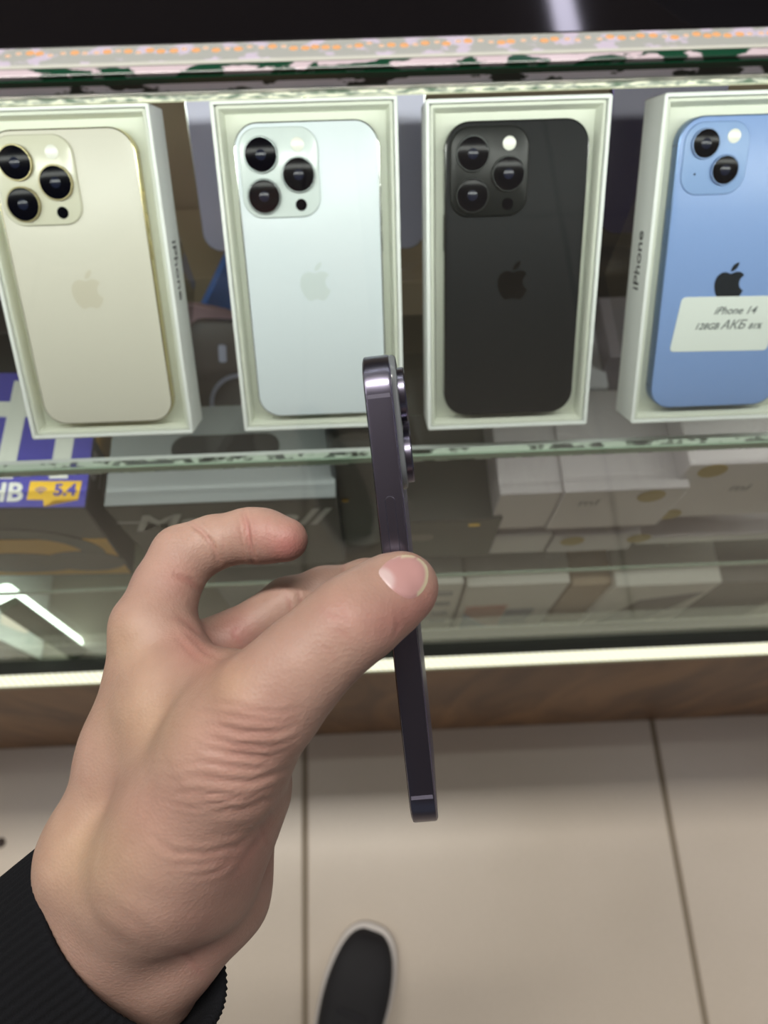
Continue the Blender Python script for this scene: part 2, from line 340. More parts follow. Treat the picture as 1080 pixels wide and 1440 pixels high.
def phone(name, label, mw, back, frame_m, logo_m, pro=True, plate=None, ring=None, W=.0715, L=.1475, group=None, cat='phone', up=0):
    T = .00785
    t = thing(name, label, cat, mw, group)
    bm = bmesh.new(); rr(bm, W, L, .0122, [(.0006, 0), (.0002, .0002), (0, .0007), (0, T-.0007), (.0002, T-.0002), (.0006, T)], 10)
    obj('frame', bm, frame_m, t, True)
    bm = bmesh.new(); rr(bm, W-.0014, L-.0014, .0115, [(0, T-.0002), (0, T+.0001), (.0004, T+.0002)], 10)
    obj('back_glass', bm, back, t, True)
    bm = bmesh.new(); rr(bm, W-.0016, L-.0016, .0114, [(.0003, -.0002), (0, .0001), (0, .0006)], 10)
    obj('screen', bm, screen_m, t, True)
    x0, y0 = -W/2, L/2
    ring = ring or frame_m
    if pro:
        pw, ph, px_, py_, ht = .0390, .0412, .0024, .0024-up, .0019
        lens = [(.0134, .0146-up), (.0134, .0334-up), (.0312, .0240-up)]; fl = (.0314, .0104-up); li = (.0314, .0378-up); lr = .0083; lh = .0021
    else:
        pw, ph, px_, py_, ht = .0330, .0335, .0026, .0026, .0012
        lens = [(.0130, .0125), (.0242, .0247)]; fl = (.0270, .0095); li = None; lr = .0071; lh = .0016
    bm = bmesh.new(); rr(bm, pw, ph, .0095, [(0, T-.0001), (.0001, T+ht-.0007), (.0005, T+ht-.0002), (.0012, T+ht)], 8, x0+px_+pw/2, y0-py_-ph/2)
    pl = obj('camera_plateau', bm, plate or back, t, True)
    zt = T+ht
    for (lx, ly) in lens:
        bm = bmesh.new(); disc(bm, x0+lx, y0-ly, [(lr, zt-.0002), (lr, zt+lh-.0004), (lr-.0003, zt+lh), (lr-.0006, zt+lh), (lr-.0007, zt+lh-.0003)], 40)
        obj('lens_ring', bm, ring, pl, True)
        bm = bmesh.new(); disc(bm, x0+lx, y0-ly, [(lr-.0007, zt), (lr-.0007, zt+lh-.0002), (lr-.0014, zt+lh-.00005)], 40)
        obj('lens_cover', bm, lens_glass, pl, True)
        bm = bmesh.new(); disc(bm, x0+lx, y0-ly, [(.0026, zt+lh-.0001), (.0024, zt+lh)], 24)
        obj('lens_core', bm, lens_inner, pl, True)
    bm = bmesh.new(); disc(bm, x0+fl[0], y0-fl[1], [(.0033, zt-.0001), (.0032, zt+.0003), (.0024, zt+.0005)], 28); obj('flash', bm, flash_m, pl, True)
    if li:
        bm = bmesh.new(); disc(bm, x0+li[0], y0-li[1], [(.0029, zt-.0001), (.0028, zt+.0003)], 28); obj('depth_sensor', bm, lens_glass, pl, True)
    bm = bmesh.new(); disc(bm, x0+(fl[0]+.0008 if pro else .0095), y0-(.0455 if pro and False else (.0292 if pro else .0262)), [(.0005, zt-.0001), (.0005, zt+.0001)], 12); obj('microphone', bm, screen_m, pl)
    obj('fruit_logo', logo_bm(.0195, T+.0001, T+.00026, 0, -.0015 if pro else -.0055), logo_m, t)
    # side buttons: power on the camera side, volume and mute on the other
    def btn(nm, side, yc, ln):
        bm = bmesh.new(); rr(bm, ln, .0030, .0015, [(0, -.0002), (0, .00025), (.0002, .0004)], 6)
        m_ = frame((side*W/2, L/2-yc, T/2), (0, 1, 0), (0, 0, 1), (1, 0, 0)) if side > 0 else frame((side*W/2, L/2-yc, T/2), (0, -1, 0), (0, 0, 1), (-1, 0, 0))
        obj(nm, xf(bm, m_), frame_m, t, True)
    btn('power_button', -1, .0510, .0180)
    btn('volume_button', 1, .0440, .0100); btn('volume_button', 1, .0570, .0100); btn('mute_switch', 1, .0310, .0060)
    bandm = MATS.get('band_'+frame_m.name) or mat('band_'+frame_m.name, tuple(c*.62 for c in frame_m.node_tree.nodes['Principled BSDF'].inputs['Base Color'].default_value[:3])+(1,), .35)
    for sx in (-1, 1):
        for yy in (L/2-.0128, -L/2+.0128):
            obj('antenna_band', mkbox((sx*W/2, yy, T/2), (.0001, .0012, T-.0012)), bandm, t)
    return t
# boxes leaning at 45 degrees on the upper shelf
a_ = Vector((0, .692, .722)).normalized(); n_ = Vector((1, 0, 0)).cross(a_)
BW, BL, BD = .0905, .1650, .0270
EDGE_Y, EDGE_Z = .2087, .9323
card = mat('box_card', srgb(232, 235, 232), .5, bump=.15, bscale=900, var=.02, vscale=30)
tray_m = mat('tray_card', srgb(214, 218, 204), .55, var=.02, vscale=40)
ink = mat('grey_ink', srgb(64, 68, 68), .4)
def phone_box(xc, label, side_text):
    EDGE_Y = .2087 - (.0038 if xc > .05 else 0) - (.0006 if xc > .15 else 0)
    o = Vector((xc, EDGE_Y, EDGE_Z))+a_*(BL/2)
    mw = frame(o, (1, 0, 0), a_, n_)
    t = thing('phone_box', label, 'box', mw, 'open phone boxes on the upper shelf')
    bm = bmesh.new()
    rr(bm, BW, BL, .0014, [(.0004, -BD), (0, -BD+.0004), (0, -.0004), (.0004, 0), (.0017, 0), (.0020, -.0004), (.0020, -.0160)], 4)
    obj('box_wall', bm, card, t, True)
    bm = bmesh.new()
    rr(bm, BW-.0044, BL-.0044, .0014, [(0, -.0155), (0, -.0022), (.0003, -.0018), (.0015, -.0018), (.0019, -.0024), (.0026, -.0062), (.0034, -.0088)], 5)
    obj('inner_tray', bm, tray_m, t, True)
    if side_text > 0:
        m_ = frame((BW/2+.00005, .0045, -BD/2), (0, -1, 0), (0, 0, -1), (1, 0, 0))
        text('box_lettering', 'iPhone', .0112, ink, t, m_, bold=.00012)
    elif side_text < 0:
        m_ = frame((-BW/2-.00005, .0045, -BD/2), (0, 1, 0), (0, 0, -1), (-1, 0, 0))
        text('box_lettering', 'iPhone', .0112, ink, t, m_, bold=.00012)
    # clear wedge the box leans on
    s = thing('acrylic_stand', label.replace('open white phone box', 'clear acrylic wedge propping the white box'), 'stand', Matrix.Translation((xc, 0, 0)), 'clear wedges under the phone boxes')
    b0 = Vector((0, EDGE_Y, EDGE_Z))-n_*(BD+.0006); c0 = b0+a_*.006; c1 = b0+a_*.150
    bm = bmesh.new(); prism(bm, [(c0.y, SH1+.0005), (c0.y, c0.z), (c1.y, c1.z), (c1.y, SH1+.0005)], -.035, .035)
    xf(bm, Matrix(((0, 0, 1, 0), (1, 0, 0, 0), (0, 1, 0, 0), (0, 0, 0, 1))))
    s.location = (xc, 0, 0); obj('wedge', bm, acry, s)
    return mw
XB = [-.1440, -.0247, .0790, .1945]
mws = [phone_box(XB[0], 'open white phone box holding the gold phone, leftmost on the shelf', 1),
       phone_box(XB[1], 'open white phone box holding the silver white phone', 0),
       phone_box(XB[2], 'open white phone box holding the black phone', 0),
       phone_box(XB[3], 'open white phone box holding the blue phone, rightmost on the shelf', -1)]
BED = Matrix.Translation((0, -.0010, -.0088))
def metal(nm, c, r_=.18): return mat(nm, c, r_, 1.0)
gold_b = mat('gold_matte', srgb(206, 202, 188), .35, var=.02); gold_f = metal('gold_steel', srgb(215, 203, 160), .25)
silv_b = mat('silver_matte', srgb(214, 223, 228), .35); silv_f = metal('silver_steel', srgb(205, 208, 205))
blk_b = mat('black_matte', srgb(21, 24, 27), .5, Specular_IOR_Level=.14); blk_f = metal('black_steel', srgb(70, 70, 70))
blu_b = mat('blue_gloss', srgb(128, 156, 206), .3, Specular_IOR_Level=.35); blu_f = mat('blue_aluminium', srgb(110, 134, 170), .35, .8)
phone('gold_phone', 'gold phone lying face down in the leftmost white box', mws[0] @ BED, gold_b, gold_f, mat('gold_logo', srgb(198, 192, 174), .3), plate=mat('gold_plate', srgb(206, 204, 184), .2), ring=metal('gold_ring', srgb(160, 150, 116), .35))
phone('silver_phone', 'silver white phone lying face down in the second white box', mws[1] @ BED, silv_b, silv_f, mat('silver_logo', srgb(204, 214, 214), .3), plate=mat('silver_plate', srgb(208, 218, 216), .2), ring=metal('silver_ring', srgb(132, 138, 138), .35))
phone('black_phone', 'black three lens phone lying face down in the third white box', mws[2] @ BED, blk_b, blk_f, mat('black_logo', srgb(24, 24, 25), .12, .6), plate=mat('black_plate', srgb(20, 23, 23), .3, Specular_IOR_Level=.25), ring=metal('black_ring', srgb(60, 62, 62), .35))
bp = phone('blue_phone', 'light blue two lens phone with a white price sticker', mws[3] @ BED, blu_b, blu_f, mat('dark_logo', srgb(44, 52, 60), .12, .5), pro=False, plate=mat('blue_plate', srgb(134, 162, 206), .34, Specular_IOR_Level=.3), ring=mat('blue_ring', srgb(120, 142, 178), .45, .5), L=.1467)
# sticker
stk = mat('sticker_paper', srgb(222, 228, 222), .5); inkd = mat('sticker_ink', srgb(84, 92, 92), .5)
sm = Matrix.Translation((.0010, -.0275, .00785)) @ Matrix.Rotation(math.radians(-1.0), 4, 'Z') @ Matrix(((1, .10, 0, 0), (0, 1, 0, 0), (0, 0, 1, 0), (0, 0, 0, 1)))
bm = bmesh.new(); rr(bm, .0540, .0290, .0022, [(0, 0), (0, .00045)], 5)
sk = obj('price_sticker', xf(bm, sm), stk, bp)
text('sticker_lettering', 'iPhone 14', .0056, inkd, sk, sm @ Matrix.Translation((.0035, .0070, .0005)), shear=.3, bold=.00006, extrude=.00004)
text('sticker_lettering', '128GB', .0047, inkd, sk, sm @ Matrix.Translation((-.0100, -.0012, .0005)), shear=.3, bold=.00008, extrude=.00004)
text('sticker_lettering', 'АКБ', .0066, inkd, sk, sm @ Matrix.Translation((.0045, -.0006, .0005)), shear=.3, bold=.00006, extrude=.00004)
text('sticker_lettering', '81%', .0042, inkd, sk, sm @ Matrix.Translation((.0165, -.0014, .0005)), shear=.3, bold=.00008, extrude=.00004)
# second row of phones behind the boxes
a2 = Vector((0, .62, .785)).normalized(); n2 = Vector((1, 0, 0)).cross(a2)
lav_b = mat('lavender_matte', srgb(196, 196, 222), .3); dp_b = mat('deep_purple_matte', srgb(52, 46, 78), .35); dp_f = metal('deep_purple_steel', srgb(60, 54, 80))
def row2(name, label, px, py, back, fr, left):
    p = onZ(px, py, SH1+.0012); xc = p.x+(W2/2 if left else -W2/2)
    return phone(name, label, frame(Vector((xc, p.y, SH1+.0008))+a2*.0738, (1, 0, 0), a2, n2), back, fr, MATS['silver_logo'] if back is lav_b else MATS['black_logo'], group='phones standing behind the open boxes')
W2 = .0715
def prop(xc, y, label):
    s = thing('phone_prop', label, 'stand', Matrix.Translation((xc, y, SH1+.0006)), 'phone props behind the open boxes')
    bm = bmesh.new(); prism(bm, [(.012, 0), (.012+.62*.10/.785*.0+.06, .076), (.075, .076), (.075, 0)], -.02, .02)
    xf(bm, Matrix(((0, 0, 1, 0), (1, 0, 0, 0), (0, 1, 0, 0), (0, 0, 0, 1)))); obj('wedge', bm, acry, s)
r1 = row2('lavender_phone', 'pale lavender phone standing between the gold and silver phone boxes, behind them', 291, 352, lav_b, silv_f, True)
r2 = row2('lavender_phone', 'pale lavender phone standing between the silver and black phone boxes, behind them', 597, 346, lav_b, silv_f, False)
r3 = row2('purple_phone', 'dark purple phone standing behind the gap between black and blue phone boxes', 836, 327, dp_b, dp_f, True)
for r_, l_ in ((r1, 'clear prop behind the left lavender phone'), (r2, 'clear prop behind the right lavender phone'), (r3, 'clear prop behind the dark purple phone')):
    prop(r_.location.x, .358, l_)
# ------------------------------------------------------------------ goods on the lower shelf
def facebox(name, label, cat, y0, xl, xr, ytop, zb, depth, m, lean=0, part='carton', group=None, bev=.0012):
    """box whose front top edge spans pixels xl..xr at height ytop on plane y0; origin at its base centre"""
    a = onY(xl, ytop, y0); b_ = onY(xr, ytop, y0); zt_ = (a.z+b_.z)/2
    w_ = b_.x-a.x; h_ = zt_-zb
    mw = Matrix.Translation(((a.x+b_.x)/2, y0+depth/2, zb)) @ Matrix.Rotation(lean, 4, 'Y')
    t = thing(name, label, cat, mw, group)
    obj(part, mkbox((0, 0, h_/2), (w_, depth, h_), bev), m, t)
    return t, w_, h_
purple = mat('purple_card', srgb(78, 74, 168), .35); yellow = mat('yellow_print', srgb(238, 190, 50), .4)
orangep = mat('ochre_print', srgb(206, 156, 40), .45); whitep = mat('white_print', srgb(222, 222, 214), .45)
dgrey = mat('dark_card', srgb(40, 36, 40), .4); darkp = mat('dark_print', srgb(52, 50, 48), .4); greyp = mat('grey_print', srgb(132, 130, 130), .5)
# headphone carton: world-oriented, leaning slightly
YH = .2005
tR = onY(122, 703, YH); tb_ = onY(197, 817, YH)
HW, HD = .172, .105; HH = tR.z-SH2-.001
lean = 0.085
hb = thing('headphone_box', 'purple and ochre wireless headphone box at the left end of the lower shelf', 'box', Matrix.Translation((tb_.x-HW/2, YH+HD/2, SH2+.0075)) @ Matrix.Rotation(lean, 4, 'Y'))
HH -= .012
obj('carton', mkbox((0, 0, HH/2), (HW, HD, HH), .001), dgrey, hb)
obj('purple_lid_print', mkbox((0, 0, HH+.0002), (HW-.002, HD-.002, .0006)), purple, hb)
f_top = lambda x, y: Matrix.Translation((x, y, HH+.0006))
tm = Matrix.Translation((0, 0, HH+.0006))
bm = bmesh.new()
for xx in (.060, .025, -.030): prism(bm, [(xx, -.031), (xx+.012, -.031), (xx+.014, .045), (xx+.002, .045)], 0, .0002)
prism(bm, [(-.03, .016), (.07, .016), (.07, .028), (-.03, .028)], 0, .00025)
lt = obj('lid_lettering', xf(bm, tm), whitep, hb)
text('lid_lettering', 'HB', .0185, whitep, hb, tm @ Matrix.Translation((.0330, -.0415, .0001)), bold=.0006)
bm = bmesh.new(); prism(bm, [(.0485, -.0330), (.0815, -.0330), (.0805, -.0465), (.065, -.0465), (.0595, -.0515), (.0585, -.0465), (.0480, -.0465)], 0, .0003)
by = obj('yellow_bubble', xf(bm, tm), yellow, hb)
text('bubble_lettering', '5.4', .0118, purple, by, tm @ Matrix.Translation((.0715, -.0398, .0004)), bold=.0004)
bm = bmesh.new()
for rr_ in (.0015, .0033, .0051):
    pts = [(.0560+rr_*math.cos(a), -.0425+rr_*math.sin(a)) for a in np.linspace(.7, 2.44, 9)]+[(.0560+(rr_-.0009)*math.cos(a), -.0425+(rr_-.0009)*math.sin(a)) for a in np.linspace(2.44, .7, 9)]
    prism(bm, pts, 0, .0004)
obj('wireless_symbol', xf(bm, tm), purple, by)
fm = frame((0, -HD/2-.0001, 0), (1, 0, 0), (0, 0, 1), (0, -1, 0))      # front face drawing plane
bm = bmesh.new(); prism(bm, [(-HW/2+.001, .004), (HW/2-.001, .004), (HW/2-.001, HH*.60), (-HW/2+.001, HH*.60)], 0, .0003); obj('ochre_panel', xf(bm, fm), orangep, hb)
bm = bmesh.new()
cx, cy = .018, HH*.42; R1, R2 = .060, .043
pts = [(cx+R1*math.cos(a), cy+.045*math.sin(a)) for a in np.linspace(-.1, math.pi+.35, 30)]+[(cx+R2*math.cos(a), cy+.030*math.sin(a)) for a in np.linspace(math.pi+.35, -.1, 30)]
prism(bm, pts, 0, .0006)
prism(bm, [(cx+.040+.030*math.cos(a), HH*.26+.022*math.sin(a)) for a in np.linspace(0, 2*math.pi, 28)[:-1]], 0, .0008)
prism(bm, [(cx-.010+.045*math.cos(a), HH*.24+.022*math.sin(a)) for a in np.linspace(0, 2*math.pi, 28)[:-1]], 0, .0007)
obj('headphone_picture', xf(bm, fm), darkp, hb)
text('front_lettering', 'Tune', .022, greyp, hb, fm @ Matrix.Translation((-.005, HH*.78, .0002)), shear=.4, bold=.0004)
sf = frame((HW/2+.0001, 0, 0), (0, 1, 0), (0, 0, 1), (1, 0, 0))
bm = bmesh.new(); prism(bm, [(.0, HH*.70), (HD/2-.004, HH*.70), (HD/2-.004, HH-.003), (.0, HH-.003)], 0, .0003); obj('side_print', xf(bm, sf), orangep, hb)
text('side_lettering', '510', .03, greyp, hb, sf @ Matrix.Translation((-.02, HH*.85, .0004)) @ Matrix.Rotation(-1.57, 4, 'Z'))
# speaker carton with script lettering
mg = mat('carton_grey', srgb(142, 146, 146), .4, var=.05); mdk = mat('carton_dark', srgb(52, 50, 47), .45)
mt, mw_, mh_ = facebox('speaker_box', 'grey topped black speaker box with white script lettering', 'box', .203, 140, 474, 707, SH2+.0005, .075, mdk)
obj('grey_lid', mkbox((0, 0, mh_+.0004), (mw_-.001, .074, .001), .0003), mg, mt)
bm = bmesh.new(); rr(bm, .074, .020, .010, [(0, mh_+.0005), (0, mh_+.0014)], 8, .002, .0035); obj('handle_slot', bm, mat('slot_dark', srgb(36, 36, 38), .5), mt)
fmm = frame((0, -.0376, 0), (1, 0, 0), (0, 0, 1), (0, -1, 0))
text('box_lettering', 'Marshall', .040, mat('script_white', srgb(176, 176, 172), .4), mt, fmm @ Matrix.Translation((-.004, mh_*.76, .0001)), shear=.45, bold=.0005)
text('box_lettering', 'WILLEN II', .011, MATS['script_white'], mt, fmm @ Matrix.Translation((.002, mh_*.60, .0001)))
bm = bmesh.new(); prism(bm, [(-.078, mh_*.79), (-.040, mh_*.765), (-.040, mh_*.775), (-.076, mh_*.81)], 0, .0003); obj('script_swash', xf(bm, fmm), MATS['script_white'], mt)
# black pouch
a = onY(508, 700, .215)
bk = thing('leather_pouch', 'black rounded leather pouch between the speaker box and brown carton', 'pouch', Matrix.Translation((a.x, .216, SH2+.0005)))
bm = bmesh.new(); rr(bm, .040, .200, .018, [(.004, 0), (.001, .002), (0, .006), (.001, .012), (.004, .0145)], 8, 0, .1); xf(bm, frame((0, .015, 0), (1, 0, 0), (0, 0, 1), (0, -1, 0)))
obj('pouch_body', bm, mat('black_leather', srgb(16, 15, 17), .35, bump=.4, bscale=600), bk, True)
obj('clasp', mkbox((-.012, -.0002, .098), (.005, .001, .003), .0004), metal('brass', srgb(150, 120, 60), .3), bk)
# brown-black carton
brk = mat('carton_olive', srgb(66, 62, 54), .45, var=.06)
bt_, bw_, bh_ = facebox('carton', 'dark olive brown carton standing right of the black pouch', 'box', .2035, 538, 706, 733, SH2+.0005, .09, brk)
obj('dark_lid', mkbox((0, 0, bh_+.0003), (bw_-.001, .089, .0008)), mat('carton_lid', srgb(58, 56, 50), .4), bt_)
bm = bmesh.new(); rr(bm, .034, .014, .007, [(0, 0), (0, .0003)], 8, -.022, bh_*.62); obj('embossed_badge', xf(bm, frame((0, -.0451, 0), (1, 0, 0), (0, 0, 1), (0, -1, 0))), mat('badge', srgb(104, 98, 86), .4), bt_)
obj('gold_dot', mkbox((.024, -.0452, bh_*.88), (.008, .0006, .003)), MATS['yellow_print'], bt_)
# white shrink-wrapped cartons, stacked
wc = mat('white_carton', srgb(182, 173, 174), .35, var=.05, vscale=20, bump=.25, bscale=60, Coat_Weight=.8, Coat_Roughness=.08)
goldm = mat('gold_seal', srgb(150, 128, 62), .35, .3)
film = clear('shrink_film', (.98, .98, .98, 1), 1.6, .03, .06)
def wrinkled_film(w_, d_, h_, parent, seed):
    rnd = random.Random(seed); bm = bmesh.new(); nx, ny = 22, 12
    g = [[bm.verts.new((-w_/2+w_*i/nx, -d_/2+d_*j/ny, h_+.0012+rnd.uniform(0, .0014))) for j in range(ny+1)] for i in range(nx+1)]
    for i in range(nx):
        for j in range(ny): bm.faces.new((g[i][j], g[i+1][j], g[i+1][j+1], g[i][j+1]))
    obj('wrap_film', bm, film, parent, True, 180)
def seals(t, d_, pts):
    for (x, z) in pts:
        bm = bmesh.new(); disc(bm, x, z, [(.0098, 0), (.0095, .0003)], 24)
        obj('gold_seal', xf(bm, frame((0, -d_/2-.0002, 0), (1, 0, 0), (0, 0, 1), (0, -1, 0))), goldm, t)
def marks(t, d_, x, z, s):
    text('carton_print', s, .015, greyp, t, frame((x, -d_/2-.0002, z), (1, 0, 0), (0, 0, 1), (0, -1, 0)))
G = 'white wrapped cartons at the right of the lower shelf'
ymid = .2055
tA, wA, hA = facebox('wrapped_carton', 'narrow white wrapped carton beside the olive brown carton, upper of two', 'box', ymid, 704, 792, 694, SH2+.0565, .080, wc, group=G); wrinkled_film(wA, .08, hA, tA, 1)
tB, wB, hB = facebox('wrapped_carton', 'wide white wrapped carton with glossy crinkled film on top, middle of the upper row', 'box', ymid-.002, 797, 968, 689, SH2+.0565, .080, wc, group=G); wrinkled_film(wB, .08, hB, tB, 2); seals(tB, .08, [(.020, hB-.012), ])
tC, wC, hC = facebox('wrapped_carton', 'white wrapped carton with gold seal cut by the right frame edge', 'box', ymid+.004, 975, 1180, 650, SH2+.0565, .080, wc, group=G); wrinkled_film(wC, .08, hC, tC, 3); seals(tC, .08, [(-.032, hC-.010), (-.035, hC-.085)])
tD, wD, hD = facebox('wrapped_carton', 'plain white wrapped carton at the bottom beside the olive brown carton', 'box', ymid, 697, 778, 752, SH2+.0005, .080, wc, group=G)
tE, wE, hE = facebox('wrapped_carton', 'white wrapped carton with two gold seals at the bottom of the stack', 'box', ymid-.001, 782, 900, 752, SH2+.0005, .080, wc, group=G); seals(tE, .08, [(-.018, hE-.012), (.036, hE-.012)])
tF, wF, hF = facebox('wrapped_carton', 'white wrapped carton at the bottom right of the lower shelf', 'box', ymid+.003, 904, 1110, 752, SH2+.0005, .080, wc, group=G)
marks(tB, .08, -.022, hB-.02, 'ml'); marks(tE, .08, -.026, hE-.045, 'm'); marks(tC, .08, .0, hC-.04, 'ml'); marks(tF, .08, -.03, hF-.02, 'x9')
# things behind, seen between the phone boxes
blue = mat('blue_case', srgb(66, 122, 214), .4); pink = mat('pink_case', srgb(226, 188, 200), .4)
def case(name, label, px, py, Y, ang, tilt, m, w_=.078, l_=.150):
    p = onY(px, py, Y)
    mw = Matrix.Translation(p) @ Matrix.Rotation(math.radians(tilt), 4, 'Y') @ Matrix.Rotation(math.radians(ang), 4, 'X')
    t = thing(name, label, 'phone case', mw)
    bm = bmesh.new(); rr(bm, w_, l_, .013, [(.002, 0), (0, .002), (0, .0085), (.001, .0095), (.0018, .0085), (.0018, .003)], 8)
    obj('case_shell', bm, m, t, True)
    return t
case('phone_case', 'blue phone case lying tilted between the gold and silver phone boxes', 318, 440, .400, 38, 50, blue, .050, .13)
case('phone_case', 'pink phone case beneath the blue one, between the first two boxes', 283, 492, .366, 60, 22, pink, .050, .08)
ck = case('phone_case', 'dark phone case with pale magnetic ring, behind the grey speaker box', 341, 553, .330, 52, 6, mat('smoky_case', srgb(104, 94, 92), .25), .080, .122)
bm = bmesh.new(); rr(bm, .052, .052, .026, [(0, .0030), (0, .0046), (.003, .0046), (.003, .0030)], 16, 0, -.008, closed=True); obj('magnetic_ring', bm, lav_b, ck, True)
bm = bmesh.new(); rr(bm, .006, .014, .002, [(0, .0030), (0, .0046)], 5, -.014, .034); obj('alignment_bar', bm, lav_b, ck)
obj('case_stand', mkbox((0, -.02, -.012), (.05, .07, .02)), MATS['dark_card'], ck)
kf = mat('kraft_card', srgb(166, 146, 122), .8, var=.06)
facebox('cardboard_box', 'plain brown cardboard box at the back behind the phone cases', 'box', .466, 150, 420, 392, SH2+.0005, .085, kf)
facebox('cardboard_box', 'low brown cardboard box at the back behind the silver and black phone boxes', 'box', .452, 470, 800, 395, SH2+.0005, .085, kf)
facebox('carton', 'tall black carton at the back behind the gap beside the blue phone box', 'box', .440, 780, 1010, 345, SH2+.0005, .085, MATS['black_glass'] if False else mat('carton_black', srgb(22, 20, 24), .4))
t_, w1, h1 = facebox('small_carton', 'small bright white carton showing beside the black phone box', 'box', .330, 806, 856, 545, SH2+.0005, .06, mat('bright_card', srgb(232, 230, 240), .4))
t_, w1, h1 = facebox('small_carton', 'small grey lavender carton showing left of the blue phone box', 'box', .345, 858, 930, 500, SH2+.0005, .06, mat('lav_card', srgb(150, 140, 152), .5))
facebox('small_carton', 'small pale grey carton behind the shelf edge below the black phone', 'box', .300, 752, 800, 600, SH2+.0005, .04, mat('pale_card', srgb(190, 188, 184), .5))
t_, w1, h1 = facebox('small_carton', 'grey carton at the left edge behind the gold phone box', 'box', .360, -60, 22, 470, SH2+.0005, .06, MATS['dark_card'])
# ------------------------------------------------------------------ goods on the cabinet deck
wb = mat('white_box_card', srgb(205, 200, 190), .45, var=.03)
def pic(t, d_, x0, x1, z0, z1, m, nm='cover_print'):
    return obj(nm, mkbox(((x0+x1)/2, -d_/2-.0003, (z0+z1)/2), (x1-x0, .0006, z1-z0), .0), m, t)
GB = 'product boxes on the cabinet deck'
t1, w1, h1 = facebox('product_box', 'white box with a printed text column on the cabinet deck, nearest the thumb', 'box', .196, 566, 652, 822, ZB+.0005, .05, wb, group=GB)
for k in range(4): pic(t1, .05, .004, .020, h1*(.86-.2*k)-.012, h1*(.86-.2*k), greyp)
t2, w2, h2 = facebox('product_box', 'white phone box with red and blue picture on the cabinet deck', 'box', .197, 658, 800, 822, ZB+.0005, .05, wb, group=GB)
pic(t2, .05, -w2/2+.006, .000, .012, h2*.56, mat('red_picture', srgb(160, 96, 80), .3)); pic(t2, .05, .001, .030, .010, h2*.45, mat('blue_picture', srgb(84, 92, 112), .3)); 
bm = bmesh.new(); prism(bm, [(-w2/2+.006, .006), (-.012, .006), (-w2/2+.006, .06)], 0, .0009); obj('cover_print', xf(bm, frame((0, -.0251, 0), (1, 0, 0), (0, 0, 1), (0, -1, 0))), mat('sky_picture', srgb(104, 122, 158), .3), t2)
facebox('cardboard_box', 'brown cardboard box between white boxes on the cabinet deck', 'box', .200, 806, 866, 822, ZB+.0005, .05, kf)
t3, w3, h3 = facebox('product_box', 'white phone box with slanted dark phone picture on the cabinet deck', 'box', .194, 870, 1012, 822, ZB+.0005, .05, wb, group=GB)
bm = bmesh.new(); prism(bm, [(-w3/2+.014, .010), (.018, .012), (.044, h3*.80), (-.012, h3*.66)], 0, .0006); obj('cover_print', xf(bm, frame((0, -.0251, 0), (1, 0, 0), (0, 0, 1), (0, -1, 0))), mat('phone_picture', srgb(92, 84, 86), .3), t3)
facebox('product_box', 'plain dark grey box at the right end of the cabinet deck', 'box', .196, 1018, 1130, 818, ZB+.0005, .05, mat('grey_card', srgb(104, 98, 90), .5), group=GB)
facebox('product_box', 'grey box on the cabinet deck seen under the index finger', 'box', .215, 300, 470, 822, ZB+.0005, .06, mat('grey_card_two', srgb(140, 142, 134), .5), group=GB)
# black angular thing on the countertop
a = onZ(1022, 2, ZT)
bx = thing('black_case', 'black angular case on the countertop at the upper right corner', 'case', Matrix.Translation((a.x+.06, a.y+.05, ZT+.0003)))
bm = bmesh.new(); prism(bm, [(-.06, .0), (-.022, -.052), (.08, -.056), (.09, .05), (-.05, .06)], 0, .03); bmesh.ops.bevel(bm, geom=bm.edges[:], offset=.001, segments=1, affect='EDGES')
obj('case_body', bm, mat('black_plastic', srgb(52, 52, 58), .3), bx)
# ------------------------------------------------------------------ held phone
hp_top = Vector(PC(524.5, 483, .2125)); hp_bot = Vector(PC(600.5, 1187, .2270))
yv = (hp_top-hp_bot).normalized()
zv = (Vector((1, 0, 0))-yv*yv.x); zv.normalize()
zv = (Matrix.Rotation(math.radians(-2.2), 3, yv) @ zv)          # shows a sliver of the back
xv = yv.cross(zv)
cen = (hp_top+hp_bot)/2+xv*(.0715/2)-zv*(.00785/2)
mw = CAMM @ frame(cen, xv, yv, zv)
pur_f = mat('purple_steel', srgb(114, 111, 128), .27, 1.0); pur_b = mat('purple_matte', srgb(70, 64, 88), .35)
hp = phone('held_phone', 'deep purple phone held edge-on between thumb and finger', mw, pur_b, pur_f, mat('purple_logo', srgb(40, 36, 52), .12, .6), plate=mat('purple_plate', srgb(96, 100, 104), .2), up=.0022)
